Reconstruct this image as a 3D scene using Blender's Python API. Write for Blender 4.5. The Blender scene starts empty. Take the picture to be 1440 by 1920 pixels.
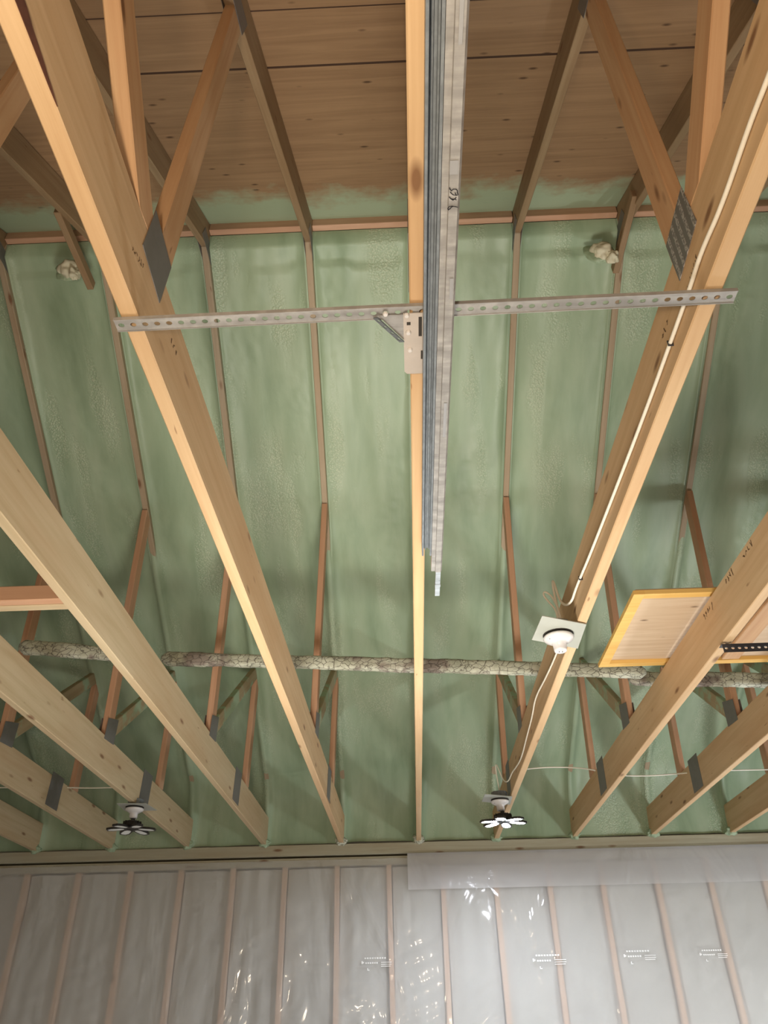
import bpy, bmesh, math, random
from mathutils import Vector, Matrix, noise
random.seed(7)
C = bpy.context.scene
COL = C.collection

# ------------------------------------------------------------------ camera, light, exposure
Z0 = 1.55                       # height of the lens above the floor
H = 1.2566                      # underside of the bottom chords above the lens
D = 6.40                        # distance lens -> framed wall
XC = 0.0536                     # x of the middle truss
S = 0.6096                      # truss spacing
RY, RZ, SL = 2.72, 3.82, 0.6    # ridge y, ridge height of the rafters' lower edge, roof slope
LEAN = 0.029                    # the trusses lean a little to the right

cam_d = bpy.data.cameras.new('camera'); cam = bpy.data.objects.new('camera', cam_d); COL.objects.link(cam)
cam_d.sensor_fit = 'VERTICAL'; cam_d.sensor_height = 36.0; cam_d.lens = 36.0 * 1420.13 / 1920.0
cam_d.clip_start = 0.02
r_ = Vector((0.99914341, 0.03773556, -0.0169847)); u_ = Vector((0.03544056, -0.5684031, 0.82198655)); f_ = Vector((-0.02136396, 0.82188439, 0.56925358))
M = Matrix((( r_.x, u_.x, -f_.x, 0), (r_.y, u_.y, -f_.y, 0), (r_.z, u_.z, -f_.z, Z0), (0, 0, 0, 1)))
cam.matrix_world = M
C.camera = cam

w = bpy.data.worlds.new('world'); C.world = w; w.use_nodes = True
w.node_tree.nodes['Background'].inputs[0].default_value = (0.9, 0.95, 1, 1)
w.node_tree.nodes['Background'].inputs[1].default_value = 0.05

def area(name, loc, target, size, power, color):
    d = bpy.data.lights.new(name, 'AREA'); d.shape = 'DISK'; d.size = size; d.energy = power; d.color = color
    o = bpy.data.objects.new(name, d); COL.objects.link(o); o.location = loc
    o.rotation_euler = (Vector(target) - Vector(loc)).to_track_quat('-Z', 'Y').to_euler()
    return o
def point(name, loc, rad, power, color):
    d = bpy.data.lights.new(name, 'POINT'); d.shadow_soft_size = rad; d.energy = power; d.color = color
    o = bpy.data.objects.new(name, d); COL.objects.link(o); o.location = loc
    return o
# work lamp by the lens, shop lamp at right, and two added fill lights
point('work_lamp_light', (-0.24, -0.05, Z0 + 0.05), 0.07, 82, (1.0, 0.80, 0.57))
area('garage_bounce_light', (0.2, 1.2, 0.25), (0.1, 2.4, 5), 2.2, 9, (1.0, 0.94, 0.84))  # added wide fill, stands in for light bounced off the floor
fl = area('foam_fill_light', (-0.10, 1.9, 0.35), (0.0, 3.5, Z0 + 3.2), 1.0, 30, (1.0, 0.95, 0.85)); fl.data.spread = math.radians(88)  # unseen fill added to brighten the middle of the foam
point('shop_lamp_light', (2.9, 4.5, Z0 - 0.6), 0.12, 95, (0.90, 0.95, 1.0))

C.view_settings.view_transform = 'Standard'
C.view_settings.look = 'None'
C.view_settings.gamma = 1
C.view_settings.use_curve_mapping = False
C.view_settings.exposure = 0.15

# ------------------------------------------------------------------ materials
def newmat(name):
    m = bpy.data.materials.new(name); m.use_nodes = True
    nt = m.node_tree; b = nt.nodes['Principled BSDF']
    return m, nt, b
def N(nt, typ, **kw):
    n = nt.nodes.new(typ)
    for k, v in kw.items():
        if k in n.inputs.keys() if isinstance(k, str) and not hasattr(n, k) else False: n.inputs[k].default_value = v
        else: setattr(n, k, v)
    return n
def L(nt, a, b): nt.links.new(a, b)
def ramp(nt, fac, stops):
    n = nt.nodes.new('ShaderNodeValToRGB'); e = n.color_ramp.elements
    while len(e) < len(stops): e.new(0.5)
    for i, (p, c) in enumerate(stops):
        e[i].position = p; e[i].color = (c[0], c[1], c[2], 1) if not isinstance(c, (int, float)) else (c, c, c, 1)
    L(nt, fac, n.inputs[0]); return n.outputs[0]
def mixc(nt, fac, a, b, mode='MIX'):
    n = nt.nodes.new('ShaderNodeMix'); n.data_type = 'RGBA'; n.blend_type = mode
    for s, v in ((0, fac), (6, a), (7, b)):
        if isinstance(v, (int, float)): n.inputs[s].default_value = v
        elif isinstance(v, tuple): n.inputs[s].default_value = (v[0], v[1], v[2], 1)
        else: L(nt, v, n.inputs[s])
    return n.outputs[2]
def math_(nt, op, a, b=0.0, clamp=False):
    n = nt.nodes.new('ShaderNodeMath'); n.operation = op; n.use_clamp = clamp
    for s, v in ((0, a), (1, b)):
        if isinstance(v, (int, float)): n.inputs[s].default_value = v
        else: L(nt, v, n.inputs[s])
    return n.outputs[0]
def coords(nt, scale=(1, 1, 1), rand=True, src='Object'):
    t = nt.nodes.new('ShaderNodeTexCoord'); mp = nt.nodes.new('ShaderNodeMapping'); mp.inputs['Scale'].default_value = scale
    L(nt, t.outputs[src], mp.inputs[0])
    if rand:
        oi = nt.nodes.new('ShaderNodeObjectInfo'); ml = nt.nodes.new('ShaderNodeVectorMath'); ml.operation = 'SCALE'
        ml.inputs[0].default_value = (37.0, 19.0, 53.0); L(nt, oi.outputs['Random'], ml.inputs['Scale'])
        ad = nt.nodes.new('ShaderNodeVectorMath'); ad.operation = 'ADD'
        L(nt, mp.outputs[0], ad.inputs[0]); L(nt, ml.outputs[0], ad.inputs[1]); return ad.outputs[0]
    return mp.outputs[0]
def noise_(nt, vec, scale, detail=4, rough=0.55, dist=0.0):
    n = nt.nodes.new('ShaderNodeTexNoise'); n.inputs['Scale'].default_value = scale; n.inputs['Detail'].default_value = detail
    n.inputs['Roughness'].default_value = rough; n.inputs['Distortion'].default_value = dist
    L(nt, vec, n.inputs['Vector']); return n.outputs['Fac']
def bump(nt, b, h, strength, dist):
    n = nt.nodes.new('ShaderNodeBump'); n.inputs['Strength'].default_value = strength; n.inputs['Distance'].default_value = dist
    L(nt, h, n.inputs['Height']); L(nt, n.outputs[0], b.inputs['Normal']); return n

def wood(name, c1, c2, knot=(0.16, 0.07, 0.03), knots=True, green=0.0, rough=0.62):
    m, nt, b = newmat(name)
    g = noise_(nt, coords(nt, (1.3, 34, 34)), 1.0, 6, 0.6, 0.6)
    col = ramp(nt, g, [(0.30, c2), (0.62, c1)])
    big = noise_(nt, coords(nt, (1.0, 5, 5)), 1.1, 3)
    col = mixc(nt, ramp(nt, big, [(0.38, 0.0), (0.68, 0.55)]), col, tuple(x * y for x, y in zip(c1, (0.80, 0.66, 0.55))))
    if knots:
        v = nt.nodes.new('ShaderNodeTexVoronoi'); v.inputs['Scale'].default_value = 1.0; v.inputs['Randomness'].default_value = 1.0
        L(nt, coords(nt, (3.2, 9, 11)), v.inputs['Vector'])
        col = mixc(nt, ramp(nt, v.outputs['Distance'], [(0.06, 0.85), (0.15, 0.0)]), col, knot)
        s = noise_(nt, coords(nt, (9, 60, 60)), 1.0, 2)
        col = mixc(nt, ramp(nt, s, [(0.73, 0.0), (0.77, 0.6)]), col, knot)
    if green:
        gn = noise_(nt, coords(nt, (3, 3, 3)), 1.6, 5, 0.65)
        col = mixc(nt, ramp(nt, gn, [(0.62 - green * 0.4, 1.0), (0.70 - green * 0.4, 0.0)]), col, FOAM_C)
    L(nt, col, b.inputs['Base Color']); b.inputs['Roughness'].default_value = rough; b.inputs['Specular IOR Level'].default_value = 0.3
    bump(nt, b, g, 0.25, 0.002)
    return m
def flat(name, c, rough=0.5, metal=0.0, var=0.12, scale=30, emit=None):
    m, nt, b = newmat(name)
    n = noise_(nt, coords(nt), scale, 4)
    L(nt, mixc(nt, n, tuple(x * (1 - var) for x in c), tuple(min(1, x * (1 + var)) for x in c)), b.inputs['Base Color'])
    b.inputs['Roughness'].default_value = rough; b.inputs['Metallic'].default_value = metal
    if emit: b.inputs['Emission Color'].default_value = (*emit[0], 1); b.inputs['Emission Strength'].default_value = emit[1]
    return m
FOAM_C = (0.325, 0.415, 0.280)

def foam_mat():
    m, nt, b = newmat('green_spray_foam')
    v = coords(nt, (1, 1, 1), False)
    blot = noise_(nt, coords(nt, (2.6, 0.6, 0.6), False), 2.0, 4, 0.55, 0.3)
    col = ramp(nt, blot, [(0.28, (0.235, 0.320, 0.205)), (0.50, FOAM_C), (0.74, (0.40, 0.48, 0.34))])
    fine = noise_(nt, v, 60, 4, 0.7)
    patch = noise_(nt, coords(nt, (5.0, 1.2, 1.2), False), 1.0, 3, 0.5)
    pm = ramp(nt, patch, [(0.55, 0.0), (0.64, 1.0)])
    pop = nt.nodes.new('ShaderNodeTexVoronoi'); pop.inputs['Scale'].default_value = 85; L(nt, v, pop.inputs['Vector'])
    col = mixc(nt, math_(nt, 'MULTIPLY', pm, ramp(nt, pop.outputs['Distance'], [(0.1, 0.6), (0.5, 0.0)])), col, (0.62, 0.66, 0.50))
    L(nt, col, b.inputs['Base Color']); b.inputs['Roughness'].default_value = 0.44; b.inputs['Specular IOR Level'].default_value = 0.4
    h = math_(nt, 'ADD', math_(nt, 'MULTIPLY', pm, math_(nt, 'MULTIPLY', pop.outputs['Distance'], -1.0)), math_(nt, 'MULTIPLY', fine, 0.14))
    bump(nt, b, h, 0.6, 0.006)
    return m
def plywood_mat(name, c1, c2, grain=(1.2, 22, 22), overspray=False):
    m, nt, b = newmat(name)
    g = noise_(nt, coords(nt, grain, False), 1.0, 5, 0.6, 1.2)
    col = ramp(nt, g, [(0.30, c2), (0.66, c1)])
    v = nt.nodes.new('ShaderNodeTexVoronoi'); v.inputs['Scale'].default_value = 1.0
    L(nt, coords(nt, (5.5, 13, 13), False), v.inputs['Vector'])
    col = mixc(nt, ramp(nt, v.outputs['Distance'], [(0.05, 0.9), (0.14, 0.0)]), col, (0.07, 0.03, 0.012))
    if overspray:      # green foam overspray on the boards beside the ridge
        t = nt.nodes.new('ShaderNodeTexCoord'); sp = nt.nodes.new('ShaderNodeSeparateXYZ'); L(nt, t.outputs['Object'], sp.inputs[0])
        nn = noise_(nt, coords(nt, (1, 1, 1), False), 5, 5, 0.6)
        e = math_(nt, 'ADD', math_(nt, 'MULTIPLY', sp.outputs['Y'], 1.0), math_(nt, 'MULTIPLY', nn, 0.55))
        col = mixc(nt, ramp(nt, math_(nt, 'SUBTRACT', e, 2.0), [(0.62, 0.0), (0.80, 0.85)]), col, FOAM_C)
        for yy, wd in ((1.499, 0.006), (1.224, 0.003)):
            dd = math_(nt, 'ABSOLUTE', math_(nt, 'SUBTRACT', sp.outputs['Y'], yy))
            col = mixc(nt, math_(nt, 'LESS_THAN', dd, wd), col, (0.05, 0.02, 0.01))
    L(nt, col, b.inputs['Base Color']); b.inputs['Roughness'].default_value = 0.7
    bump(nt, b, g, 0.2, 0.002)
    return m
def crust_mat():
    m, nt, b = newmat('cracked_foam_crust')
    v = nt.nodes.new('ShaderNodeTexVoronoi'); v.feature = 'DISTANCE_TO_EDGE'; v.inputs['Scale'].default_value = 1.0
    dst = noise_(nt, coords(nt), 14, 4)
    vm = nt.nodes.new('ShaderNodeVectorMath'); vm.operation = 'ADD'; L(nt, coords(nt, (22, 34, 34)), vm.inputs[0]); L(nt, math_(nt, 'MULTIPLY', dst, 2.6), vm.inputs[1])
    L(nt, vm.outputs[0], v.inputs['Vector'])
    n2 = noise_(nt, coords(nt), 7, 5, 0.7)
    col = ramp(nt, n2, [(0.34, (0.36, 0.37, 0.29)), (0.50, (0.54, 0.55, 0.44)), (0.66, (0.66, 0.67, 0.56))])
    big = noise_(nt, coords(nt), 2.6, 4, 0.6)
    col = mixc(nt, ramp(nt, big, [(0.53, 0.0), (0.60, 0.85)]), col, (0.20, 0.15, 0.13))
    col = mixc(nt, ramp(nt, v.outputs['Distance'], [(0.0, 0.9), (0.055, 0.0)]), col, (0.10, 0.08, 0.065))
    L(nt, col, b.inputs['Base Color']); b.inputs['Roughness'].default_value = 0.6
    bump(nt, b, ramp(nt, v.outputs['Distance'], [(0.0, 0.0), (0.06, 1.0)]), 0.6, 0.006)
    return m
def plastic_mat(name, alpha, milky, scale=1.0, rough=0.09):
    m, nt, b = newmat(name)
    b.inputs['Base Color'].default_value = (*milky, 1); b.inputs['Roughness'].default_value = rough
    b.inputs['Specular IOR Level'].default_value = 0.85
    big = noise_(nt, coords(nt, (1.0, 1.0, 0.55), False), 3.2 * scale, 3, 0.5, 1.6)
    wr = nt.nodes.new('ShaderNodeTexNoise'); wr.noise_type = 'RIDGED_MULTIFRACTAL' if hasattr(wr, 'noise_type') else 'FBM'
    wr.inputs['Scale'].default_value = 3.6 * scale; wr.inputs['Detail'].default_value = 3
    L(nt, coords(nt, (1.0, 1.0, 0.6), False), wr.inputs['Vector'])
    h = math_(nt, 'ADD', big, math_(nt, 'MULTIPLY', wr.outputs['Fac'], 0.16))
    bump(nt, b, h, 0.8, 0.06)
    tr = nt.nodes.new('ShaderNodeBsdfTransparent'); mx = nt.nodes.new('ShaderNodeMixShader')
    mx.inputs[0].default_value = alpha
    L(nt, tr.outputs[0], mx.inputs[1]); L(nt, b.outputs[0], mx.inputs[2])
    L(nt, mx.outputs[0], nt.nodes['Material Output'].inputs[0])
    return m
def metal_mat(name, c, rough, streak=(2, 40, 40), dark=0.6):
    m, nt, b = newmat(name)
    n = noise_(nt, coords(nt, streak), 1.0, 5, 0.6); sp = noise_(nt, coords(nt), 45, 3)
    col = mixc(nt, ramp(nt, n, [(0.35, 0.0), (0.65, 1.0)]), tuple(x * dark for x in c), c)
    col = mixc(nt, ramp(nt, sp, [(0.40, 0.35), (0.60, 0.0)]), col, tuple(x * 0.5 for x in c))
    L(nt, col, b.inputs['Base Color']); b.inputs['Metallic'].default_value = 0.22
    L(nt, ramp(nt, sp, [(0.3, rough - 0.08), (0.7, rough + 0.12)]), b.inputs['Roughness'])
    return m
def tooth_mat(name, c):
    m, nt, b = newmat(name)
    wv = nt.nodes.new('ShaderNodeTexWave'); wv.bands_direction = 'Y'; wv.inputs['Scale'].default_value = 10.5; wv.inputs['Distortion'].default_value = 0.4
    L(nt, coords(nt, (1, 1, 1), False), wv.inputs['Vector'])
    sp = noise_(nt, coords(nt), 160, 3)
    f = math_(nt, 'MULTIPLY', ramp(nt, wv.outputs['Fac'], [(0.45, 0.0), (0.7, 1.0)]), ramp(nt, sp, [(0.42, 0.0), (0.55, 1.0)]))
    L(nt, mixc(nt, f, c, tuple(min(1, x * 2.6) for x in c)), b.inputs['Base Color'])
    b.inputs['Metallic'].default_value = 0.55; b.inputs['Roughness'].default_value = 0.5
    bump(nt, b, f, 0.5, 0.003)
    return m

MW = {
 'chord': wood('pine_chord_wood', (0.62, 0.44, 0.26), (0.52, 0.35, 0.195)),
 'chord2': wood('weathered_pine_wood', (0.54, 0.43, 0.28), (0.45, 0.35, 0.21)),
 'web': wood('fir_web_wood', (0.58, 0.38, 0.22), (0.48, 0.28, 0.15)),
 'redweb': wood('reddish_fir_wood', (0.57, 0.35, 0.225), (0.49, 0.27, 0.165), knots=False),
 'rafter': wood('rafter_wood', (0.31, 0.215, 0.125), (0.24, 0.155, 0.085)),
 'greenweb': wood('oversprayed_wood', (0.40, 0.32, 0.20), (0.33, 0.25, 0.15), green=0.45),
 'greenrafter': wood('foamed_rafter_wood', (0.42, 0.34, 0.24), (0.35, 0.27, 0.18), green=1.0),
 'stud': wood('wall_stud_wood', (0.66, 0.47, 0.34), (0.60, 0.40, 0.28)),
 'block': wood('ridge_block_wood', (0.56, 0.35, 0.24), (0.47, 0.27, 0.18), knots=False),
 'yellow': wood('yellow_pine_wood', (0.78, 0.52, 0.17), (0.66, 0.40, 0.11), knots=False),
 'plate_wood': wood('oversprayed_plate_wood', (0.44, 0.42, 0.32), (0.36, 0.33, 0.24), green=0.9),
}
M_FOAM = foam_mat(); M_PLY = plywood_mat('roof_plywood', (0.315, 0.19, 0.10), (0.24, 0.138, 0.07), overspray=True)
M_PANEL = plywood_mat('hatch_plywood', (0.60, 0.47, 0.33), (0.50, 0.36, 0.24), grain=(2.0, 26, 26))
M_CRUST = crust_mat()
M_FILM = plastic_mat('clear_poly_film', 0.36, (0.74, 0.74, 0.73), 0.55)
M_FILM2 = plastic_mat('milky_poly_film', 0.62, (0.56, 0.55, 0.55), 0.5, 0.45)
M_BATT = flat('glass_wool', (0.50, 0.49, 0.46), 0.9, var=0.2, scale=6)
M_GALV = metal_mat('galvanised_steel', (0.43, 0.42, 0.41), 0.36)
M_GALVD = metal_mat('dull_galvanised_steel', (0.24, 0.27, 0.30), 0.42, dark=0.75)
M_GALVB = metal_mat('bluish_galvanised_steel', (0.50, 0.56, 0.62), 0.33)
M_TOOTH = tooth_mat('nail_plate_steel', (0.20, 0.19, 0.19)); M_TOOTHD = flat('dull_nail_plate_steel', (0.20, 0.19, 0.185), 0.55, 0.5)
M_BLACKM = flat('black_painted_steel', (0.05, 0.05, 0.06), 0.45, 0.3)
M_WHITEC = flat('white_cable_sheath', (0.78, 0.74, 0.64), 0.45)
M_PORC = flat('white_porcelain', (0.62, 0.60, 0.60), 0.22, var=0.03)
M_PLATE = flat('grey_plastic_plate', (0.36, 0.37, 0.33), 0.4, var=0.06)
M_DARK = flat('dark_hole', (0.03, 0.025, 0.02), 0.8)
M_BLACK = flat('black_plastic', (0.018, 0.017, 0.016), 0.4)
M_LENS = flat('white_lamp_lens', (0.75, 0.76, 0.74), 0.35, var=0.04)
M_LIT = flat('lit_lamp_lens', (0.9, 0.93, 1.0), 0.4, emit=((0.84, 0.90, 1.0), 600.0))
M_INK = flat('black_marker_ink', (0.015, 0.012, 0.015), 0.6)
M_STAMP = flat('brown_stamp_ink', (0.13, 0.07, 0.035), 0.7)
M_PRINT = flat('white_print', (0.85, 0.85, 0.85), 0.5)
M_BARK = flat('dark_bark', (0.10, 0.035, 0.02), 0.9, var=0.5, scale=60)
M_BALL = flat('cream_foam_lump', (0.62, 0.58, 0.43), 0.6, var=0.2, scale=14)
M_SMUDGE = flat('grey_paint_smudge', (0.30, 0.31, 0.33), 0.5)
M_FLOOR = flat('concrete', (0.50, 0.48, 0.45), 0.7, var=0.15, scale=3)
M_WALL = flat('pale_wall_sheeting', (0.50, 0.48, 0.45), 0.6, var=0.1, scale=3)

# ------------------------------------------------------------------ helpers
def link(name, me, mat, parent=None):
    o = bpy.data.objects.new(name, me); COL.objects.link(o)
    if mat: me.materials.append(mat)
    if parent: o.parent = parent
    return o
def obj(name, bm, mat, parent=None, smooth=False):
    me = bpy.data.meshes.new(name); bmesh.ops.recalc_face_normals(bm, faces=bm.faces); bm.to_mesh(me); bm.free()
    if smooth:
        for p in me.polygons: p.use_smooth = True
    return link(name, me, mat, parent)
def tag(o, label, cat, group=None, kind=None):
    o['label'] = label; o['category'] = cat
    if group: o['group'] = group
    if kind: o['kind'] = kind
    return o
def struct(o, label=None):
    o['kind'] = 'structure'
    if label: o['label'] = label
    return o
def empty(name, loc): 
    o = bpy.data.objects.new(name, None); o.empty_display_size = 0.1; COL.objects.link(o); o.location = loc
    return o
def box(bm, x0, x1, y0, y1, z0, z1):
    vs = [bm.verts.new((x, y, z)) for x in (x0, x1) for y in (y0, y1) for z in (z0, z1)]
    for f in ((0, 1, 3, 2), (4, 6, 7, 5), (0, 4, 5, 1), (2, 3, 7, 6), (0, 2, 6, 4), (1, 5, 7, 3)): bm.faces.new([vs[i] for i in f])
    return vs
def board(name, a, b, across, t, h, mat, parent=None, bev=0.003, cuts=None, wav=0.0):
    """lumber from a to b: local X runs along it, t = thickness along 'across', h = depth; a,b lie on its centre line.
    cuts = (dy_bottom, dy_top) lengthwise offsets for sloped ends: (start_lo, start_hi, end_lo, end_hi)"""
    a = Vector(a); b = Vector(b); X = (b - a); ln = X.length; X.normalize()
    Y = Vector(across); Y = (Y - X * Y.dot(X)).normalized(); Zv = X.cross(Y).normalized()
    if Zv.z < -1e-6 or (abs(Zv.z) < 1e-6 and Zv.y < 0): Y = -Y; Zv = -Zv
    c = cuts or (0, 0, 0, 0)
    bm = bmesh.new(); n = max(1, int(ln / 0.35)) if wav else 1
    rows = []
    for i in range(n + 1):
        q = i / n
        xl = c[0] * (1 - q) + (ln + c[2]) * q; xh = c[1] * (1 - q) + (ln + c[3]) * q
        dy = wav * (noise.noise(Vector((xl * 0.7, a.x * 7, b.z))) ) if wav else 0
        rows.append([bm.verts.new(p) for p in ((xl, -t/2 + dy, -h/2), (xl, t/2 + dy, -h/2), (xh, t/2 + dy, h/2), (xh, -t/2 + dy, h/2))])
    for i in range(n):
        for j in range(4): bm.faces.new((rows[i][j], rows[i][(j+1) % 4], rows[i+1][(j+1) % 4], rows[i+1][j]))
    bm.faces.new(rows[0]); bm.faces.new(rows[-1][::-1])
    bmesh.ops.recalc_face_normals(bm, faces=bm.faces)
    if bev:
        es = [e for e in bm.edges if abs(e.calc_face_angle(0)) > 0.5]
        bmesh.ops.bevel(bm, geom=es, offset=bev, segments=1, affect='EDGES')
    o = obj(name, bm, mat, parent)
    Mx = Matrix.Identity(4)
    for i in range(3): Mx[i][0] = X[i]; Mx[i][1] = Y[i]; Mx[i][2] = Zv[i]; Mx[i][3] = a[i]
    o.matrix_local = Mx
    return o
def tube(name, pts, rad, mat, parent=None, res=6):
    cu = bpy.data.curves.new(name, 'CURVE'); cu.dimensions = '3D'; sp = cu.splines.new('NURBS'); sp.points.add(len(pts) - 1)
    for i, p in enumerate(pts): sp.points[i].co = (*p, 1)
    sp.use_endpoint_u = True; sp.order_u = 3; cu.bevel_depth = rad; cu.bevel_resolution = 3; cu.resolution_u = res; cu.use_fill_caps = True
    tmp = bpy.data.objects.new('t', cu); COL.objects.link(tmp)
    me = bpy.data.meshes.new_from_object(tmp.evaluated_get(bpy.context.evaluated_depsgraph_get())); me.name = name
    bpy.data.objects.remove(tmp); me.materials.clear()
    for p in me.polygons: p.use_smooth = True
    return link(name, me, mat, parent)
def lathe(bm, prof, cx=0, cy=0, n=28, cap=True):
    rings = []
    for r, z in prof:
        rings.append([bm.verts.new((cx + r * math.cos(2*math.pi*i/n), cy + r * math.sin(2*math.pi*i/n), z)) for i in range(n)])
    for a, b in zip(rings, rings[1:]):
        for i in range(n): bm.faces.new((a[i], a[(i+1) % n], b[(i+1) % n], b[i]))
    if cap: bm.faces.new(rings[0]); bm.faces.new(rings[-1][::-1])
def ribbon(bm, pts, wd, frame):
    """thin pen stroke: 2-D polyline pts mapped by frame(u,v) -> Vector (surface point), width wd in uv"""
    for (a, b) in zip(pts, pts[1:]):
        dx, dy = b[0]-a[0], b[1]-a[1]; l = math.hypot(dx, dy) or 1; nx, ny = -dy/l*wd/2, dx/l*wd/2; ex, ey = dx/l*wd*.3, dy/l*wd*.3
        q = [(a[0]-ex+nx, a[1]-ey+ny), (a[0]-ex-nx, a[1]-ey-ny), (b[0]+ex-nx, b[1]+ey-ny), (b[0]+ex+nx, b[1]+ey+ny)]
        bm.faces.new([bm.verts.new(frame(*p)) for p in q])
def blob(name, c, rads, mat, parent=None, seed=0, amp=0.25, sub=4, fr=2.5):
    bm = bmesh.new(); bmesh.ops.create_icosphere(bm, subdivisions=sub, radius=1)
    for v in bm.verts:
        n = noise.fractal(v.co * fr * 0.5 + Vector((seed * 3.1, seed, 0)), 1.0, 2.0, 4)
        v.co *= 1 + amp * n
        v.co = Vector((v.co.x * rads[0], v.co.y * rads[1], v.co.z * rads[2]))
    o = obj(name, bm, mat, parent, True); o.location = c
    return o
def lx(x, z): return x + LEAN * (z - H)     # x of a point at height z on a leaning truss line

# ------------------------------------------------------------------ the room
XL, XR, YB = -3.50, 3.25, -0.96
def zr(y): return RZ - SL * abs(y - RY)      # rafters' lower edge
CH = 0.185                                   # vertical depth of the rafters
bm = bmesh.new(); box(bm, XL - .1, XR + .1, YB - .1, D + .3, -0.1, 0); struct(obj('floor', bm, M_FLOOR))
def gable(name, x):
    bm = bmesh.new(); pr = [(YB, 0), (D + .15, 0), (D + .15, H + Z0 + .35), (RY, RZ + Z0 + .2), (YB, H + Z0 + .35)]
    a = [bm.verts.new((x, y, z)) for y, z in pr]; b = [bm.verts.new((x + (-.08 if x < 0 else .08), y, z)) for y, z in pr]
    bm.faces.new(a); bm.faces.new(b[::-1])
    for i in range(5): bm.faces.new((a[i], a[(i+1) % 5], b[(i+1) % 5], b[i]))
    return struct(obj(name, bm, M_WALL))
gable('wall_left', XL); gable('wall_right', XR)
bm = bmesh.new(); box(bm, XL, XR, YB - .1, YB, 0, H + Z0 + .35); struct(obj('wall_back', bm, M_WALL))
# sheathing behind the studs
bm = bmesh.new(); box(bm, XL, XR, D + .145, D + .165, 0, H + Z0 + .35); struct(obj('wall_front', bm, M_WALL))

# roof boards: near slope bare plywood, far slope hidden by the foam
def deck(name, y0, y1, mat):
    bm = bmesh.new(); nx = 24; t = 0.015
    vs = {}
    for k, dz in ((0, 0), (1, t)):
        for i in range(nx + 1):
            for y in (y0, y1):
                z = zr(y) + CH + dz; x = XL + (XR - XL) * i / nx
                vs[k, i, y] = bm.verts.new((x, y, z + Z0))
    for i in range(nx):
        for k in (0, 1): bm.faces.new((vs[k, i, y0], vs[k, i+1, y0], vs[k, i+1, y1], vs[k, i, y1]))
        for y in (y0, y1): bm.faces.new((vs[0, i, y], vs[0, i+1, y], vs[1, i+1, y], vs[1, i, y]))
    for i in (0, nx): bm.faces.new((vs[0, i, y0], vs[0, i, y1], vs[1, i, y1], vs[1, i, y0]))
    return struct(obj(name, bm, mat))
deck('roof_deck', YB, RY, M_PLY); deck('roof_deck', RY, D + .3, M_PLY)

# sprayed foam under the far slope, one skin for all bays
def foam_skin():
    bm = bmesh.new(); dx = 0.0203; dv = 0.022
    el = [0.0, .0185, .0200, .0260, .034, .046, .062, .080, .100, .122, .145, .170, .196, .222, .250, .277]
    offs = [-e for e in el[:0:-1]] + el; xs = []
    for k in range(-7, 7):
        for e in offs + [S / 2]:
            x = XC + k * S + e
            if XL + .01 < x < XR - .01: xs.append(x)
    nx = len(xs) - 1
    # profile along v: down the slope, then curling down to the wall plate
    prof = []
    prof.append((RY + .005, RZ + .102, (0, 0, -1)))
    y = RY + 0.01
    while y < 6.12: prof.append((y, zr(y), (0, -SL, -1))); y += dv
    ye, ze = y, zr(y)
    for i in range(1, 15):
        t = i / 14; a = t * t * (3 - 2 * t)
        yy = ye + 0.24 * (1 - (1 - t) ** 2); zz = ze - 0.02 * t - (ze - 0.02 - H + 0.01) * t ** 1.6
        prof.append((yy, zz, (0, -0.85 * a - SL * (1 - a), -1 * (1 - a) - 0.5 * a)))
    rows = []
    for j, (y, z, n) in enumerate(prof):
        nn = Vector(n).normalized(); row = []
        for i in range(nx + 1):
            xb = xs[i]; x = lx(xb, z)
            u = ((xb - XC) / S) % 1.0; e = min(u, 1 - u) * S         # distance to the nearest rafter line
            bay = math.floor((xb - XC) / S)
            cov = min(1, max(0, (y - 4.25) / .3 + .6 * noise.noise(Vector((bay * 3.0, y * 3, 8)))))
            if e < .019: off = -.012 + .020 * cov; under = 1
            else:
                under = 0; off = -0.045 + 0.027 * math.exp(-(e - .026) / 0.018) if e > .0255 else (-.050 + .03 * cov)
                off += 0.020 * cov * math.exp(-(e - .020) / 0.02)
            base = off
            off += 0.012 * noise.noise(Vector((xb * 4.5, y * 0.8, bay * 3.3))) * 1.5
            off += 0.024 * noise.noise(Vector((xb * 1.7, y * 1.5, bay * 7.7 + 3)))
            off += 0.006 * noise.noise(Vector((xb * 13, y * 3.5, 2)))
            rp = noise.noise(Vector((xb * 4.0, y * 1.1, 9))) 
            if rp > 0.05: off += 0.010 * min(1, (rp - 0.05) * 5) * noise.noise(Vector((xb * 42, y * 42, 1)))
            # a folded lip running across, just below the ridge
            c = 2.84 + 0.025 * noise.noise(Vector((xb * 3, 0, 5)))
            lip = noise.noise(Vector((xb * 1.3, 4.4, 1))) + 0.5
            if y > c: off += 0.022 * lip * math.exp(-(y - c) / 0.03)
            else: off -= 0.014 * lip * math.exp(-(c - y) / 0.10)
            # sags
            if e < 0.10 and e > 0.02: off += 0.010 * max(0, noise.noise(Vector((bay + (0.5 if u < .5 else 0), y * 2.2, 12)))) * math.sin((e - .02) / .08 * math.pi)
            if y < 2.80: off += .012 * (2.80 - y) / .06
            off = base + (off - base) * min(1, max(0.1, (e - .019) / .05))
            if j == 0: off = 0
            p = Vector((x, y, z + Z0)) + nn * off
            row.append(bm.verts.new(p))
        rows.append(row)
    for a, b in zip(rows, rows[1:]):
        for i in range(nx): bm.faces.new((a[i], a[i+1], b[i+1], b[i]))
    o = obj('ceiling', bm, M_FOAM, smooth=True)
    return struct(o, 'green spray foam covering the far roof slope')
foam = foam_skin()

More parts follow.
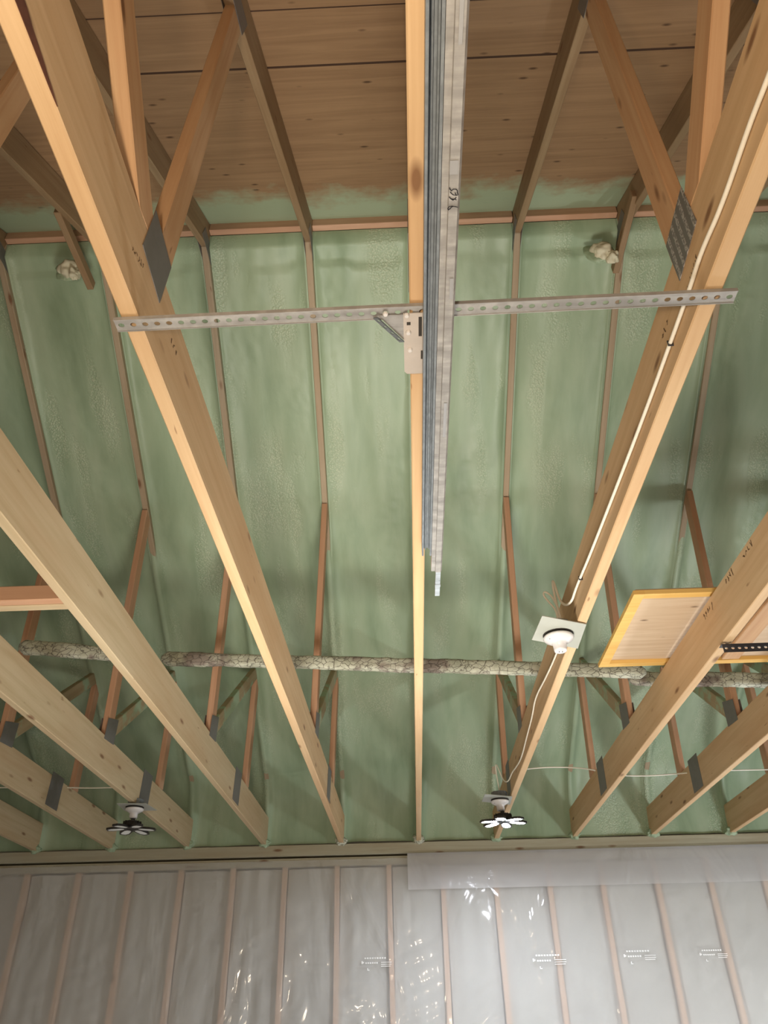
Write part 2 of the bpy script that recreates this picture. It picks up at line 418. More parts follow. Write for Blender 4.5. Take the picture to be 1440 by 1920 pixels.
# wall top plate (foam-stained) + blobs, dark gap, studs, batts, films
plate = board('trim_top_plate', (XL, D + .06, H - .041 + Z0), (XR, D + .06, H - .041 + Z0), (0, 1, 0), 0.15, 0.08, MW['plate_wood']); plate['kind'] = 'structure'
plate.name = 'trim_1'
sill = board('trim_2', (XL, D + .072, H - .125 + Z0), (XR, D + .072, H - .125 + Z0), (0, 1, 0), 0.14, 0.06, MW['plate_wood']); sill['kind'] = 'structure'

STX = [XC - S - 0.032 + 0.4064 * k for k in range(-6, 9)]
ORD = ['first', 'second', 'third', 'fourth', 'fifth', 'sixth', 'seventh', 'eighth', 'ninth', 'tenth', 'eleventh', 'twelfth', 'thirteenth', 'fourteenth', 'fifteenth', 'sixteenth']
for i, x in enumerate(STX):
    o = board('wall_stud', (x, D + .072, 0), (x, D + .072, H - .157 + Z0), (1, 0, 0), 0.038, 0.14, MW['stud'], wav=0.012)
    tag(o, 'upright wooden wall stud seen through the clear plastic, %s from the left' % ORD[i], 'stud', 'studs behind the plastic sheet')
for i in range(len(STX) - 1):
    a, b = STX[i] + .024, STX[i+1] - .024
    bm = bmesh.new(); n = 14; m = 60; zt = H - .17 + Z0
    g = [[bm.verts.new((a + (b-a) * p / n, D + .028 + 0.02 * noise.noise(Vector((p * .35 + i * 9, q * .12, 1))) + 0.018 * (abs(p / n - .5) * 2) ** 4, zt * q / m)) for p in range(n+1)] for q in range(m+1)]
    bk = [bm.verts.new(v) for v in ((a, D + .14, 0), (b, D + .14, 0), (b, D + .14, zt), (a, D + .14, zt))]
    for q in range(m):
        for p in range(n): bm.faces.new((g[q][p], g[q][p+1], g[q+1][p+1], g[q+1][p]))
    bm.faces.new(bk); bm.faces.new([g[q][0] for q in range(m+1)] + [bk[3], bk[0]]); bm.faces.new([g[q][n] for q in range(m+1)] + [bk[2], bk[1]])
    bm.faces.new([g[0][p] for p in range(n+1)] + [bk[1], bk[0]]); bm.faces.new([g[m][p] for p in range(n+1)] + [bk[2], bk[3]])
    o = obj('insulation_batt', bm, M_BATT, smooth=False)
    tag(o, 'grey insulation batt behind clear plastic, filling the %s stud bay from the left' % ORD[i], 'insulation', 'insulation batts in the framed wall')

def film(name, x0, x1, z0, z1, y, mat, amp, seed, thick=0.0012):
    bm = bmesh.new(); st = 0.022; nx = int((x1 - x0) / st); nz = int((z1 - z0) / st); g = []
    for j in range(nz + 1):
        row = []
        for i in range(nx + 1):
            x = x0 + (x1-x0) * i / nx; z = z0 + (z1-z0) * j / nz
            t = z1 - z
            d = abs(((x - STX[0] + .2032) % .4064) - .2032)           # distance to stud: film is stapled there
            pin = min(1, d / 0.08)
            # diagonal tension folds
            s = noise.noise(Vector((x * 2.1, z * 1.2, seed))) * 1.6
            f1 = noise.noise(Vector(((x + z * .75) * 5.5 + s, (x - z) * 1.2, seed + 3)))
            f2 = 1 - abs(noise.noise(Vector(((x - z * 1.1) * 7 + s, (x + z) * 1.6, seed + 8)))) * 2
            dep = (0.004 * f1 + 0.006 * f2 * f2) * amp * pin + 0.008 * noise.noise(Vector((x * 2, z * 2, seed))) * pin * amp
            low = min(1.0, max(0.25, (t - 0.1) / 0.5))
            row.append(bm.verts.new((x, y - 0.010 * amp + dep * low, z + Z0)))
        g.append(row)
    for j in range(nz):
        for i in range(nx): bm.faces.new((g[j][i], g[j][i+1], g[j+1][i+1], g[j+1][i]))
    return obj(name, bm, mat, smooth=True)
sheet = film('vapour_barrier_sheet', XL + .02, XR - .02, -1.50, H - 0.115, D - 0.004, M_FILM, 1.0, 1.0)
tag(sheet, 'clear glossy plastic vapour barrier stapled over the whole stud wall', 'plastic sheet')
strip = film('plastic_strip', -0.04, XR - .03, 0.912, H - 0.088, D - 0.035, M_FILM2, 0.6, 6.0)
tag(strip, 'milky plastic overlap strip hung along the wall top, right of the centre truss', 'plastic sheet')
# faint white print on the film
for (mx_, mz, sc) in ((-0.375, 0.435, 1.0), (0.865, 0.425, 1.1), (1.52, 0.44, 1.05), (2.06, 0.44, 0.9)):
    bm = bmesh.new(); yy = D - 0.026
    def bar(u0, u1, v0, v1): box(bm, mx_ + u0 * sc, mx_ + u1 * sc, yy, yy + .0006, mz + v0 * sc + Z0, mz + v1 * sc + Z0)
    for q in range(9): bar(.00 + q * .018, .012 + q * .018, .030, .040)
    bar(-.022, -.012, .0, .018); bar(-.012, -.004, .004, .013)
    for q in range(6): bar(.006 + q * .016, .017 + q * .016, .0, .010)
    for v in (.006, -.006, -.018): bar(.12, .20 - abs(v) * .6, v, v + .004)
    obj('printed_mark', bm, M_PRINT, sheet)['label'] = 'faint white printed lines'
    bm = bmesh.new(); bar(.02, .026, -.042, -.026); bar(.026, .036, -.042, -.037)
    obj('printed_mark', bm, M_PRINT, sheet)['label'] = 'faint white printed lines'

# ------------------------------------------------------------------ trusses
def gusset(parent, pts, x, mat, name='nail_plate'):
    bm = bmesh.new(); th = 0.0015 * (1 if x > 0 else -1)
    c = Vector((0, sum(p[0] for p in pts) / len(pts), sum(p[1] for p in pts) / len(pts)))
    a = [bm.verts.new((x, p[0], p[1])) for p in pts]; b = [bm.verts.new((x + th, p[0], p[1])) for p in pts]
    bm.faces.new(a); bm.faces.new(b[::-1])
    for i in range(len(pts)): bm.faces.new((a[i], a[(i+1) % len(pts)], b[(i+1) % len(pts)], b[i]))
    return obj(name, bm, mat, parent)
def stamp(parent, x, y, z, l, hgt, seed, mat=M_STAMP, tilt=0.0):
    rnd = random.Random(seed); bm = bmesh.new()
    fr = lambda u, v: Vector((x, y + u * math.cos(tilt) - v * math.sin(tilt), z + u * math.sin(tilt) + v * math.cos(tilt)))
    n = max(3, int(l / (hgt * .75)))
    for i in range(n):
        u0 = i * l / n; p = [(u0 + rnd.random() * hgt * .6, rnd.random() * hgt) for _ in range(rnd.choice((3, 4)))]
        ribbon(bm, p, hgt * .14, fr)
    o = obj('lumber_stamp', bm, mat, parent); o['label'] = 'faded brown grading stamp'
    return o

def truss(k, label, dx=0.0, seed=0):
    root = empty('roof_truss', (XC + k * S + dx, RY, H + Z0)); root.rotation_euler = (0, math.atan(LEAN), 0)
    # local coordinates: y and z relative to the root
    Y = lambda y: y - RY
    Zl = lambda z: z - H
    T = 0.038; hb = 0.205; j = lambda s: (random.random() - .5) * s
    cm = MW['chord'] if k >= -1 else MW['chord2']
    bc = board('bottom_chord', (0, Y(YB + .1), hb/2), (0, Y(D + .13), hb/2), (1, 0, 0), T, hb, cm, root)
    rh = CH * math.cos(math.atan(SL)) - 0.002; off = rh / 2
    th = math.atan(SL); ny, nz = math.sin(th), math.cos(th)
    # rafters (top chords); centre line sits rh/2 above the lower edge
    ext = off * SL
    tn = board('top_chord', (0, Y(YB + .05) - ny * off, Zl(zr(YB + .05)) + nz * off), (0, 0 - ny * off, Zl(RZ) + nz * off), (1, 0, 0), T, rh, MW['rafter'], root, cuts=(0, 0, 0, rh * SL))
    tf = board('top_chord', (0, 0 + ny * off, Zl(RZ) + nz * off), (0, Y(D + .1) + ny * off, Zl(zr(D + .1)) + nz * off), (1, 0, 0), T, rh, MW['greenrafter'], root, cuts=(0, -rh * SL, 0, 0))
    tf['label'] = 'foam-stained far rafter'
    ztop = hb - 0.002
    wm = MW['web']
    def web(p, q, h=0.089, mat=wm, cuts=None): 
        return board('web', (0, Y(p[0]), Zl(p[1])), (0, Y(q[0]), Zl(q[1])), (1, 0, 0), T - .001, h, mat, root, cuts=cuts)
    zb = H + hb
    # near verticals and diagonals
    web((1.10, zb), (1.145, zr(1.145) + .0), cuts=(0, 0, -.027, .027))
    web((1.005, zb), (0.10, zr(0.10)), cuts=(0.05, -.04, 0, 0))
    web((0.02, zb), (0.05, zr(.05)))
    # far ones
    web((4.335, zb), (4.185, zr(4.185)), mat=MW['redweb'], cuts=(0, 0, .02, -.02))
    w2 = web((4.37, zb + .055), (5.33, zr(5.33) + .01), mat=MW['greenweb'], cuts=(0.035, -.04, 0, 0)); w2['label'] = 'green-stained diagonal web'
    web((5.435, zb), (5.40, zr(5.40)), h=0.089, mat=MW['redweb'] , cuts=(0, 0, .02, -.02))
    hx = T / 2 + .0006
    near_m = M_TOOTH if k == 1 else M_TOOTHD
    for sx in (-1, 1):
        gusset(root, [(Y(.99), Zl(1.405)), (Y(1.13), Zl(1.385)), (Y(1.14), Zl(1.525)), (Y(1.0), Zl(1.545))], sx * hx, near_m)
        gusset(root, [(Y(1.07), Zl(2.82)), (Y(1.20), Zl(2.86)), (Y(1.22), Zl(2.99)), (Y(1.05), Zl(2.92))], sx * hx, M_TOOTHD)
        gusset(root, [(Y(4.265), Zl(1.44)), (Y(4.42), Zl(1.45)), (Y(4.42), Zl(1.60)), (Y(4.265), Zl(1.56))], sx * hx, M_TOOTHD)
        gusset(root, [(Y(5.02), Zl(1.275)), (Y(5.21), Zl(1.275)), (Y(5.21), Zl(1.50) - .015), (Y(5.02), Zl(1.485) - .002)], sx * hx, M_TOOTHD)
        gusset(root, [(-.11, Zl(RZ) - .03), (.11, Zl(RZ) - .03), (.09, Zl(RZ) + .055), (-.09, Zl(RZ) + .055)], sx * hx, M_TOOTHD)
    blob('foam_lump', (0.0, Y(D - .03), 0.015), (0.042, 0.035, 0.032), M_CRUST if k in (-1, 0) else M_FOAM, root, seed=k + 9, amp=.45)['label'] = 'foam lump sealing the truss seat'
    tag(root, label, 'truss', 'roof trusses')
    return root
TL = {
 -5: 'roof truss at the far left, only its bottom chord tip seen',
 -4: 'roof truss second from the left, meeting the wall near the left corner',
 -3: 'roof truss third from the left, with the unlit black blade lamp under it',
 -2: 'roof truss second left of the steel rail, crossing the left edge at mid height',
 -1: 'roof truss just left of the steel rail, with bright orange underside and strap end',
  0: 'centre roof truss with the long steel rails hung beside its underside',
  1: 'roof truss just right of the rail, white cable stapled along its side',
  2: 'roof truss second right of the rail, passing under the plywood hatch panel',
  3: 'roof truss third right of the rail, left of the last one by the right edge',
  4: 'roof truss at the far right, only a short piece in the lower right corner'}
TR = {k: truss(k, TL[k]) for k in range(-5, 5)}

# wane with bark on the near-left chord, grading stamps
def wane(root):
    bm = bmesh.new(); pts = [(-.5, .10), (.0, .075), (.30, .045), (.46, .030), (.56, .012), (.62, .002)]
    for (a, ha), (b, hb_) in zip(pts, pts[1:]):
        for s in range(4):
            t0, t1 = s/4, (s+1)/4; y0 = a+(b-a)*t0; y1 = a+(b-a)*t1; h0 = ha+(hb_-ha)*t0 + .004*noise.noise(Vector((y0*30, 0, 0))); h1 = ha+(hb_-ha)*t1 + .004*noise.noise(Vector((y1*30, 0, 0)))
            x = .0196
            q = [Vector((x, y0 - RY, .001)), Vector((x, y1 - RY, .001)), Vector((x + .0015, y1 - RY, h1)), Vector((x + .0015, y0 - RY, h0))]
            bm.faces.new([bm.verts.new(v) for v in q])
    bmesh.ops.remove_doubles(bm, verts=bm.verts, dist=1e-5)
    r = bmesh.ops.solidify(bm, geom=bm.faces[:], thickness=0.0012)
    obj('bark_edge', bm, M_BARK, root)['label'] = 'dark reddish bark left on the chord edge'
wane(TR[-1])
stamp(TR[-1], .0199, 0.955 - RY, 0.085, .075, .016, 3, tilt=.3); stamp(TR[-1], .0199, 1.235 - RY, 0.115, .055, .02, 4)
stamp(TR[1], -.0199, 1.03 - RY, 0.085, .085, .014, 5, tilt=-.2); stamp(TR[1], -.0199, 1.24 - RY, 0.11, .055, .02, 6)
for yy, zz, l in ((2.35, .165, .10), (2.55, .165, .09), (2.80, .15, .12)): stamp(TR[2], -.0199, yy - RY, zz, l, .03, int(yy * 100))

# ridge blocking between trusses, collar pieces
BL = {k: n for k, n in zip(range(-5, 4), ORD)}
for k in range(-5, 4):
    x0 = lx(XC + k * S, 3.9) + .021; x1 = lx(XC + (k+1) * S, 3.9) - .021
    o = board('ridge_block', (x0, 2.705, 3.958 + Z0), (x1, 2.705, 3.958 + Z0), (0, 1, 0), 0.038, 0.070, MW['block'])
    tag(o, 'reddish wooden block at the ridge between rafters, %s from the left' % BL[k], 'wooden block', 'ridge blocks')
o = board('collar_piece', (lx(XC + 2 * S, 3.7) - .025, 2.42, 3.70 + Z0), (lx(XC + 2 * S, 3.7) - .025, 2.92, 3.70 + Z0), (1, 0, 0), .036, .06, MW['rafter'])
tag(o, 'short board under the ridge beside the right cream foam lump', 'board')
o = board('collar_piece', (lx(XC - 3 * S, 3.5) - .03, 2.30, 3.60 + Z0), (lx(XC - 3 * S, 3.5) - .03, 2.80, 3.60 + Z0), (1, 0, 0), .036, .06, MW['rafter'])
tag(o, 'short board under the ridge beside the left cream foam lump', 'board')

# cream foam lumps
def lump(x, y, z, s, seed, label):
    r = empty('foam_lump', (x, y, z + Z0))
    blob('lump', (0, 0, 0), (.062 * s, .05 * s, .055 * s), M_BALL, r, seed, .3); blob('lump', (.045 * s, .0, -.05 * s), (.035 * s, .035 * s, .035 * s), M_BALL, r, seed + 2, .5)
    blob('foam_rim', (-.01, .03, .02), (.085 * s, .03, .08 * s), M_FOAM, r, seed + 5, .25)
    tag(r, label, 'foam lump', 'cream foam lumps at the ridge')
lump(1.215, 2.775, 3.69, 1.0, 1, 'cream foam lump below the ridge, right of the rail')
lump(-1.87, 2.74, 3.69, 1.0, 4, 'cream foam lump below the ridge, in the dark upper left')

# foam-crusted lateral braces
def crusted(name, a, b, rad, seed, label):
    a = Vector(a); b = Vector(b); X = b - a; ln = X.length; n = int(ln / .012); m = 18; bm = bmesh.new(); rings = []
    for i in range(n + 1):
        t = i / n; c = a + X * t; ring = []
        endf = min(1, .35 + min(t, 1 - t) * ln / .05)
        for q in range(m):
            th = 2 * math.pi * q / m
            sq = 1 / max(abs(math.cos(th)), abs(math.sin(th))) ** .55
            r = rad * sq * endf * (1 + .16 * noise.fractal(Vector((t * ln * 9, math.cos(th) * 1.6, math.sin(th) * 1.6 + seed)), 1, 2, 4) + .10 * noise.noise(Vector((t * ln * 3, seed, 0))))
            ring.append(bm.verts.new(c + Vector((0, math.cos(th) * r * .62, math.sin(th) * r))))
        rings.append(ring)
    for p, q in zip(rings, rings[1:]):
        for i in range(m): bm.faces.new((p[i], p[(i+1) % m], q[(i+1) % m], q[i]))
    bm.faces.new(rings[0]); bm.faces.new(rings[-1][::-1])
    bmesh.ops.translate(bm, verts=bm.verts, vec=-a)
    o = obj(name, bm, M_CRUST, smooth=True); o.location = a
    return tag(o, label, 'brace')
crusted('lateral_brace', (-2.30, 4.09, 1.95 + Z0), (-1.50, 4.09, 1.855 + Z0), .043, 1, 'dark foam-crusted brace end behind the left trusses')
crusted('lateral_brace', (-1.43, 4.09, 1.845 + Z0), (1.36, 4.10, 1.675 + Z0), .040, 5, 'long pale foam-crusted brace crossing behind the middle trusses')
crusted('lateral_brace', (1.27, 4.16, 1.66 + Z0), (2.7, 4.16, 1.60 + Z0), .042, 9, 'foam-crusted brace running to the right edge, below the hatch panel')

# blocking board at the left
o = board('blocking_board', (XC - 3 * S + .02, 2.37, H + .075 + Z0), (XC - 2 * S - .02, 2.37, H + .075 + Z0), (0, 1, 0), .038, .06, MW['redweb'])
ob = board('blocking_board', (XC - 3 * S + .02, 2.409, H + .072 + Z0), (XC - 2 * S - .02, 2.409, H + .072 + Z0), (0, 1, 0), .038, .06, MW['chord2'])
tag(o, 'reddish blocking board between two trusses at the left edge, the front one', 'board'); tag(ob, 'light blocking board at the left edge, behind the reddish one', 'board')

# ------------------------------------------------------------------ plywood hatch panel resting on the chords
zc = H + .222 + Z0
root = empty('hatch_panel', (1.45, 3.17, zc))
bm = bmesh.new(); box(bm, -.485, .72, -.36, .36, .019, .031); obj('panel', bm, M_PANEL, root)
def fr(x0, x1, y0, y1): 
    bm = bmesh.new(); box(bm, x0, x1, y0, y1, 0, .0188); obj('frame_strip', bm, MW['yellow'], root)
for a in ((-.50, -.455, -.375, .375), (-.4548, .735, -.375, -.335), (-.4548, .735, .335, .375)): fr(*a)
board('batten', (.13, -.33, .010), (.13, .33, .010), (1, 0, 0), .085, .017, MW['web'], root)
tag(root, 'plywood hatch panel with yellow wooden edge lying on the right trusses', 'panel')

# ------------------------------------------------------------------ slotted steel
def perf(bm, ln, wd, pitch, hole, t, lip=0.0, rows=(0.0,), x0=0.0):
    """flat strip along +X (0..ln), centred on Y, with real round holes; lip = folded edge depth"""
    nh = int(ln / pitch)
    n = 16; cw = pitch; rw = wd / len(rows)
    for r, _ in enumerate(rows):
        yc = -wd/2 + rw * (r + .5)
        for i in range(nh):
            xc_ = x0 + (i + .5) * pitch
            for zz in (0, t):
                inner = [bm.verts.new((xc_ + hole * math.cos(2*math.pi*q/n), yc + hole * math.sin(2*math.pi*q/n) * .85, zz)) for q in range(n)]
                outer = []
                for q in range(n):
                    a = 2*math.pi*q/n; cx, sy = math.cos(a), math.sin(a); s = 1 / max(abs(cx), abs(sy)); outer.append(bm.verts.new((xc_ + cx * s * cw/2, yc + sy * s * rw/2, zz)))
                for q in range(n): bm.faces.new((inner[q], inner[(q+1) % n], outer[(q+1) % n], outer[q]))
    bmesh.ops.remove_doubles(bm, verts=bm.verts, dist=1e-6)
def slotted_angle(name, a, b, wd, mat, label, two=False, lips=True):
    a = Vector(a); b = Vector(b); X = b - a; ln = X.length
    root = empty(name, a); root.rotation_euler = (0, 0, math.atan2(X.y, X.x))
    bm = bmesh.new(); perf(bm, ln, wd, .0254, .0064, .0016, rows=(0,)); obj('web_strip', bm, mat, root)
    if lips:
        bm = bmesh.new(); nh = int(ln / .0254) * .0254
        box(bm, 0, nh, -wd/2 - .0016, -wd/2, -.002, .0076); box(bm, 0, nh, wd/2, wd/2 + .0016, -.002, .0076)
        obj('lip', bm, M_GALV if mat != M_BLACKM else mat, root)
    if two:
        bm = bmesh.new(); perf(bm, ln, wd, .0254, .0064, .0016); 
        bmesh.ops.rotate(bm, verts=bm.verts, cent=(0, 0, 0), matrix=Matrix.Rotation(math.radians(90), 3, 'X'))
        bmesh.ops.translate(bm, verts=bm.verts, vec=(0, -wd/2, -wd/2)); obj('side_strip', bm, mat, root)
    tag(root, label, 'steel angle')
    return root
sa = slotted_angle('slotted_angle', (-.587, 1.070, H - .0125 + Z0), (.722, 1.060, H - .0125 + Z0), .029, M_GALV, 'long perforated steel angle screwed across three trusses')
sb = slotted_angle('slotted_angle', (1.245, 2.81, H - .012 + Z0), (1.92, 2.81, H - .012 + Z0), .034, M_BLACKM, 'dark perforated steel angle under the right trusses, below the hatch panel', two=True, lips=False)

# hanger bracket at the centre truss
root = empty('hanger_bracket', (0.044, 1.15, H - .018 + Z0))
bm = bmesh.new()
t = .002
outline = [(-.023, -.085), (.0225, -.085), (.0225, .09), (-.017, .09), (-.023, .082)]
def poly(bm, pts, z0, z1):
    a = [bm.verts.new((x, y, z0)) for x, y in pts]; b = [bm.verts.new((x, y, z1)) for x, y in pts]
    bm.faces.new(a[::-1]); bm.faces.new(b)
    for i in range(len(pts)): bm.faces.new((a[i], a[(i+1) % len(pts)], b[(i+1) % len(pts)], b[i]))
poly(bm, outline, 0, t); obj('plate', bm, flat('warm_galvanised_steel', (0.50, 0.44, 0.39), .4, .3), root)
bm = bmesh.new(); poly(bm, [(-.075, -.082), (-.023, -.082), (-.023, -.012)], .0005, .002); obj('corner_web', bm, M_GALV, root)
bm = bmesh.new(); poly(bm, [(.009, -.075), (.016, -.075), (.016, -.022), (.009, -.022)], -.0006, -.0001); poly(bm, [(.014, .02), (.018, .02), (.018, .045), (.014, .045)], -.0006, -.0001)
poly(bm, [(-.016, -.062), (-.008, -.062), (-.008, -.054), (-.016, -.054)], -.0006, -.0001); obj('slot', bm, M_DARK, root)
bm = bmesh.new(); perf(bm, .0889, .017, .0222, .0045, .0016)
o = obj('perforated_arm', bm, M_GALVD, root); o.location = (-.082, -.080, -.004); o.rotation_euler = (math.radians(35), 0, math.radians(52))
for (sx, sy) in ((-.060, -.088), (-.016, -.082), (-.013, -.035), (-.010, .015)):
    bm = bmesh.new(); lathe(bm, [(.0, -.006), (.0045, -.006), (.006, -.003), (.006, 0)], sx, sy, 6); obj('bolt', bm, M_PORC, root)['label'] = 'bright bolt head'
tag(root, 'steel hanger bracket screwed under the centre truss', 'bracket')

# two long steel channels beside the centre truss
def channel(name, x0, x1, y0, y1, zt, zb, mat, label, ribs, closed):
    root = empty(name, ((x0 + x1)/2, y1, zt + Z0)); w2 = (x1 - x0)/2; ln = y1 - y0; d = zt - zb
    # profile (x,z) thin sheet
    def strip_(name, pr, mt, yend=0.0):
        bm = bmesh.new(); th = .0012; P = [Vector((p[0], p[1], 0)) for p in pr]; off = []
        for i, p in enumerate(P):
            ds = [(P[i+1] - p).normalized()] if i < len(P) - 1 else []
            if i: ds.append((p - P[i-1]).normalized())
            dd = sum(ds, Vector()).normalized(); off.append(p + Vector((-dd.y, dd.x, 0)) * th)
        loop = P + off[::-1]
        a = [bm.verts.new((p.x, -ln, p.y)) for p in loop]; b = [bm.verts.new((p.x, yend, p.y)) for p in loop]; n = len(loop)
        for i in range(n): bm.faces.new((a[i], a[(i+1) % n], b[(i+1) % n], b[i]))
        return obj(name, bm, mt, root)
    if not closed:
        strip_('profile', [(-w2 + .004, -d + .001), (-w2, -d), (-w2, 0), (-w2*.45, 0), (-w2*.38, -.006), (-w2*.1, -.006), (0, 0), (w2*.35, 0), (w2*.45, -.005), (w2*.7, -.005), (w2*.75, 0), (w2, 0), (w2, -d), (w2 - .004, -d + .001)], mat)
    else:
        strip_('profile', [(-w2, 0), (-w2, -d*.85), (-w2*.3, -d*.85), (-w2*.2, -d), (w2*.75, -d), (w2, -d*.8), (w2, 0)], mat)
    return tag(root, label, 'steel rail')
c1 = channel('steel_channel', .0625, .0895, -.9, 1.985, H - .022, H - .050, M_GALVD, 'darker open steel channel on the left of the rail pair', 3, False)
c2 = channel('steel_channel', .0912, .1245, -.9, 2.08, H - .022, H - .055, M_GALV, 'lighter longer steel channel on the right, with handwriting near its top', 3, True)
bm = bmesh.new(); box(bm, -.002, .0135, -.0, .165, -.028, -.020); box(bm, -.003, .0145, .085, .10, -.030, -.018); obj('end_tongue', bm, M_GALVB, c2)
# painted grey patches and marker writing on the lighter channel
w2 = (.1245 - .0912)/2; zsurf = -(.033) - .0018
yw = lambda y: y - 2.08
for (a, b, xa, xb) in ((.71, .735, -.004, .0105), (.42, .53, .002, .008), (.15, .24, .003, .010), (.95, 1.0, .004, .011), (1.3, 1.42, .002, .009)):
    bm = bmesh.new(); box(bm, xa, xb, yw(a), yw(b), zsurf, zsurf + .0004); obj('grey_smudge', bm, M_SMUDGE, c2)
bm = bmesh.new()
# strokes traced as (across, along) in units of the zoomed photo
U = lambda px, py: ((px - 560) / 1280 * .0498, (py - 950) / 1920 * .0775)
def wr(*pp): ribbon(bm, [U(*p) for p in pp], .0017, lambda u, v: Vector((u + .0035, yw(.779) + v, zsurf - .0004)))
wr((390, 440), (410, 520), (480, 595), (560, 520), (680, 530), (740, 600), (740, 700), (780, 770))
wr((430, 650), (480, 720), (560, 790), (700, 815), (640, 690)); wr((700, 815), (780, 800))
wr((390, 880), (450, 960), (550, 990), (640, 990), (700, 910)); wr((480, 985), (560, 1040), (620, 1000)); wr((640, 990), (710, 1035))
wr((400, 1340), (540, 1330), (700, 1365), (790, 1390)); wr((380, 1360), (345, 1440), (365, 1500), (440, 1460), (500, 1380), (560, 1350))
obj('marker_writing', bm, M_INK, c2)['label'] = 'black handwritten numbers'

# ------------------------------------------------------------------ lamp holders and cables
def lampholder(cx, cy, zt, quad, label, plate_mat=M_PLATE, box_=True, s=1.0):
    root = empty('lamp_holder', (cx, cy, zt + Z0))
    bm = bmesh.new(); q = [(x - cx, y - cy) for x, y in quad]; poly(bm, q, -.003, .0); obj('mounting_plate', bm, plate_mat, root)
    bm = bmesh.new(); lathe(bm, [(.052, .0005), (.052, .042)], 0, 0, 8); obj('junction_box', bm, M_GALVD, root)
    bm = bmesh.new(); lathe(bm, [(.058, -.0045), (.058, -.0032)], 0, 0, 24); obj('box_opening', bm, M_DARK, root)
    bm = bmesh.new(); lathe(bm, [(.02, -.012), (.056*s, -.012), (.058*s, -.018), (.054*s, -.025), (.035*s, -.036), (.026*s, -.042), (.0245*s, -.064), (.0225*s, -.072), (.014*s, -.073), (.012*s, -.066)], 0, 0, 32)
    o = obj('porcelain_base', bm, M_PORC, root, True)
    for a in (.6, 3.7):
        bm = bmesh.new(); lathe(bm, [(.006, -.029), (.004, -.031), (.0, -.031)], .042 * math.cos(a), .042 * math.sin(a), 8, cap=False); obj('screw', bm, M_GALVD, root)
    for a in (-1, 1):
        bm = bmesh.new(); box(bm, a*.006 - .0015, a*.006 + .0015, -.004, .004, -.0740, -.0731); obj('contact_slot', bm, M_DARK, root)
    return tag(root, label, 'lamp holder', 'ceiling lamp holders')
Q = lambda cx, cy, h, a: [(cx + h * math.cos(a + i * math.pi/2), cy + h * math.sin(a + i * math.pi/2)) for i in range(4)]
lampholder(.585, 2.665, H - .005, [(.503, 2.503), (.678, 2.585), (.683, 2.800), (.490, 2.705)], 'empty white lamp holder on a square grey plate, near the hatch panel')
lampholder(.575, 5.09, H - .012, [(.469, 4.95), (.650, 5.03), (.655, 5.23), (.462, 5.13)], 'white lamp holder carrying the lit lamp close to the wall')
lampholder(-1.775, 5.03, H - .012, [(-1.86, 4.93), (-1.68, 4.95), (-1.66, 5.13), (-1.87, 5.12)], 'white lamp holder carrying the unlit black lamp at the left')

def blade_lamp(cx, cy, zt, rot, lit, label, R=.155):
    root = empty('blade_lamp', (cx, cy, zt + Z0))
    bm = bmesh.new(); lathe(bm, [(.013, .0), (.013, -.012), (.036, -.014), (.050, -.02), (.054, -.045), (.044, -.058), (.03, -.060)], 0, 0, 24); obj('lamp_body', bm, M_BLACK, root)
    for i in range(12):
        a = 2*math.pi*i/12
        bm = bmesh.new(); box(bm, .046, .0575, -.0012, .0012, -.046, -.018)
        bmesh.ops.rotate(bm, verts=bm.verts, cent=(0, 0, 0), matrix=Matrix.Rotation(a, 3, 'Z')); obj('cooling_fin', bm, M_BLACK, root)
    for i in range(6):
        a = rot + 2*math.pi*i/6
        out = [(.030, -.012), (.060, -.030), (.125, -.034), (R, -.020), (R, .020), (.125, .034), (.060, .030), (.030, .012)]
        inn = [(.050, -.010), (.068, -.022), (.122, -.025), (R - .010, -.014), (R - .010, .014), (.122, .025), (.068, .022), (.050, .010)]
        tilt = Matrix.Rotation(a, 3, 'Z') @ Matrix.Rotation(math.radians(4), 3, 'Y')
        bm = bmesh.new(); n = len(out)
        for zz in (-.060, -.048):
            o_ = [bm.verts.new((x, y, zz)) for x, y in out]; i_ = [bm.verts.new((x, y, zz)) for x, y in inn]
            for q in range(n): bm.faces.new((o_[q], o_[(q+1) % n], i_[(q+1) % n], i_[q]))
        bm.verts.ensure_lookup_table(); vs = bm.verts[:]; O0, I0, O1, I1 = vs[0:n], vs[n:2*n], vs[2*n:3*n], vs[3*n:4*n]
        bm.faces.new(I1)
        for q in range(n):
            bm.faces.new((O0[q], O0[(q+1) % n], O1[(q+1) % n], O1[q])); bm.faces.new((I0[q], I0[(q+1) % n], I1[(q+1) % n], I1[q]))
        bmesh.ops.rotate(bm, verts=bm.verts, cent=(0, 0, 0), matrix=tilt)
        f = obj('blade', bm, M_BLACK, root)
        bm = bmesh.new(); poly(bm, [(x * .998 + .0001, y * .99) for x, y in inn], -.0595, -.0560)
        bmesh.ops.rotate(bm, verts=bm.verts, cent=(0, 0, 0), matrix=tilt)
        obj('lens', bm, M_LIT if lit else M_LENS, f)
    return tag(root, label, 'lamp')
blade_lamp(.585, 5.10, H - .086, .25, True, 'brightly lit white lamp with folding blades below the right truss')
blade_lamp(-1.775, 5.03, H - .086, .12, False, 'unlit lamp with six black-framed white blades at the left')

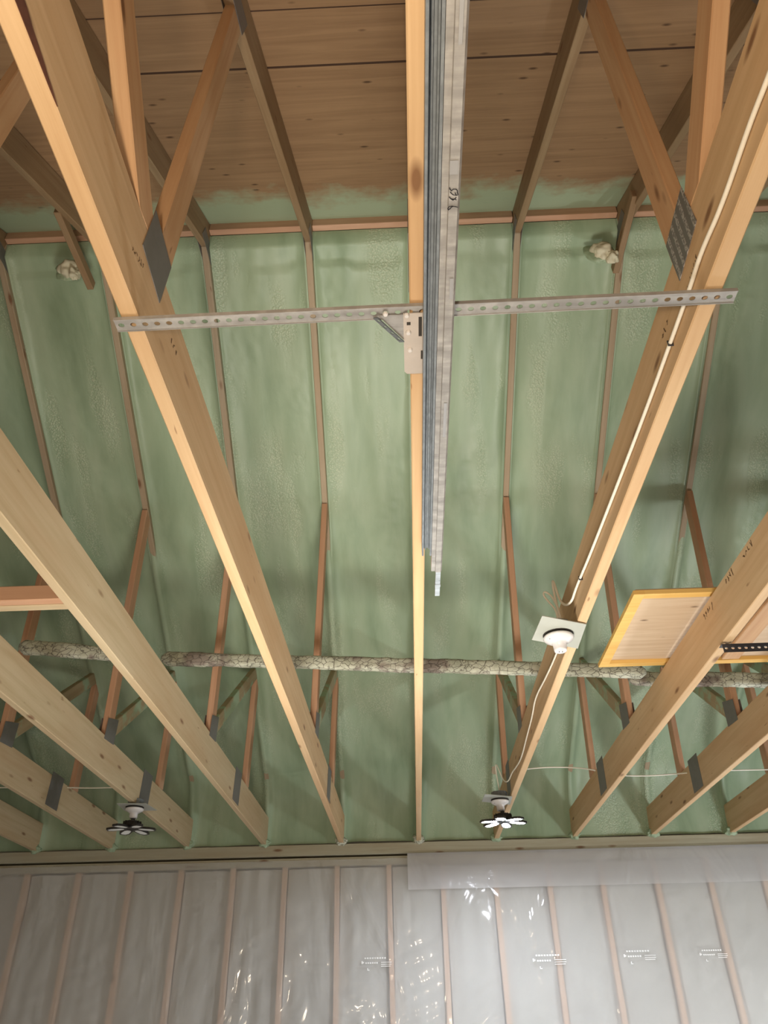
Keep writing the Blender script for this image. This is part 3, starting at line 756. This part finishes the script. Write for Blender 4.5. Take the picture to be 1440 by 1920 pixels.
def cable(pts, label, rad=.0042, staples=()):
    root = tube('electrical_cable', [(x, y, z + Z0) for x, y, z in pts], rad, M_WHITEC)
    tag(root, label, 'cable', 'white electrical cables')
    for (x, y, z) in staples:
        bm = bmesh.new(); box(bm, x - .006, x + .010, y - .0015, y + .0015, z + Z0 - .008, z + Z0 + .008); obj('staple', bm, M_BLACKM, root)
    return root
X1 = XC + S - .019 - .0055
cable([(X1, -.5, 1.30), (X1, .2, 1.30), (X1, .645, 1.302), (X1, .725, 1.310), (X1, .887, 1.301), (X1, 1.003, 1.319), (X1, 1.084, 1.310), (X1, 1.24, 1.309), (X1, 1.415, 1.308), (X1, 1.676, 1.313), (X1, 2.22, 1.332), (X1, 2.40, 1.345), (X1 - .002, 2.50, 1.345),
       (.634, 2.56, 1.335), (.618, 2.60, 1.335), (.606, 2.64, 1.38), (.603, 2.66, 1.46), (.600, 2.68, 1.50), (.603, 2.70, 1.44), (.607, 2.69, 1.36), (.609, 2.675, 1.32), (.600, 2.67, 1.299)],
      'white cable running down the right truss side to the empty lamp holder', .0048, [(X1, 1.245, 1.309), (X1, 2.40, 1.343)])
cable([(.60, 2.70, 1.299), (.605, 2.70, 1.363), (.579, 2.7, 1.404), (.560, 2.7, 1.436), (.562, 2.7, 1.452), (.575, 2.7, 1.452), (.597, 2.7, 1.425), (.612, 2.7, 1.363), (.60, 2.70, 1.299)],
      'small white cable loop above the empty lamp holder', .0038)
cable([(.600, 2.745, 1.26), (.620, 2.83, 1.30), (X1, 2.93, 1.312), (X1, 3.30, 1.335), (X1, 3.65, 1.375), (X1, 3.80, 1.335), (X1, 4.06, 1.316), (X1, 4.36, 1.285), (X1, 4.62, 1.31), (X1 - .005, 4.80, 1.33), (X1 - .02, 4.90, 1.30), (.60, 5.0, 1.33), (.575, 5.03, 1.44), (.565, 5.06, 1.46), (.57, 5.08, 1.36), (.58, 5.09, 1.292)],
      'white cable snaking from the empty lamp holder to the lit lamp', .0040)
cable([(.70, 5.28, 1.475), (.85, 5.27, 1.487), (1.0, 5.27, 1.489), (1.155, 5.27, 1.479), (1.25, 5.27, 1.462), (1.35, 5.27, 1.43), (1.45, 5.27, 1.418), (1.63, 5.27, 1.412), (1.85, 5.27, 1.424), (2.0, 5.27, 1.432), (2.19, 5.27, 1.436), (2.6, 5.27, 1.43)],
      'thin white cable strung across the trusses on the right', .0045)
cable([(-3.0, 5.29, 1.465), (-2.6, 5.29, 1.455), (-2.387, 5.29, 1.450), (-2.2, 5.29, 1.440), (-2.0, 5.29, 1.440), (-1.79, 5.27, 1.43), (-1.775, 5.06, 1.30)],
      'thin white cable strung across the trusses on the left', .0045)
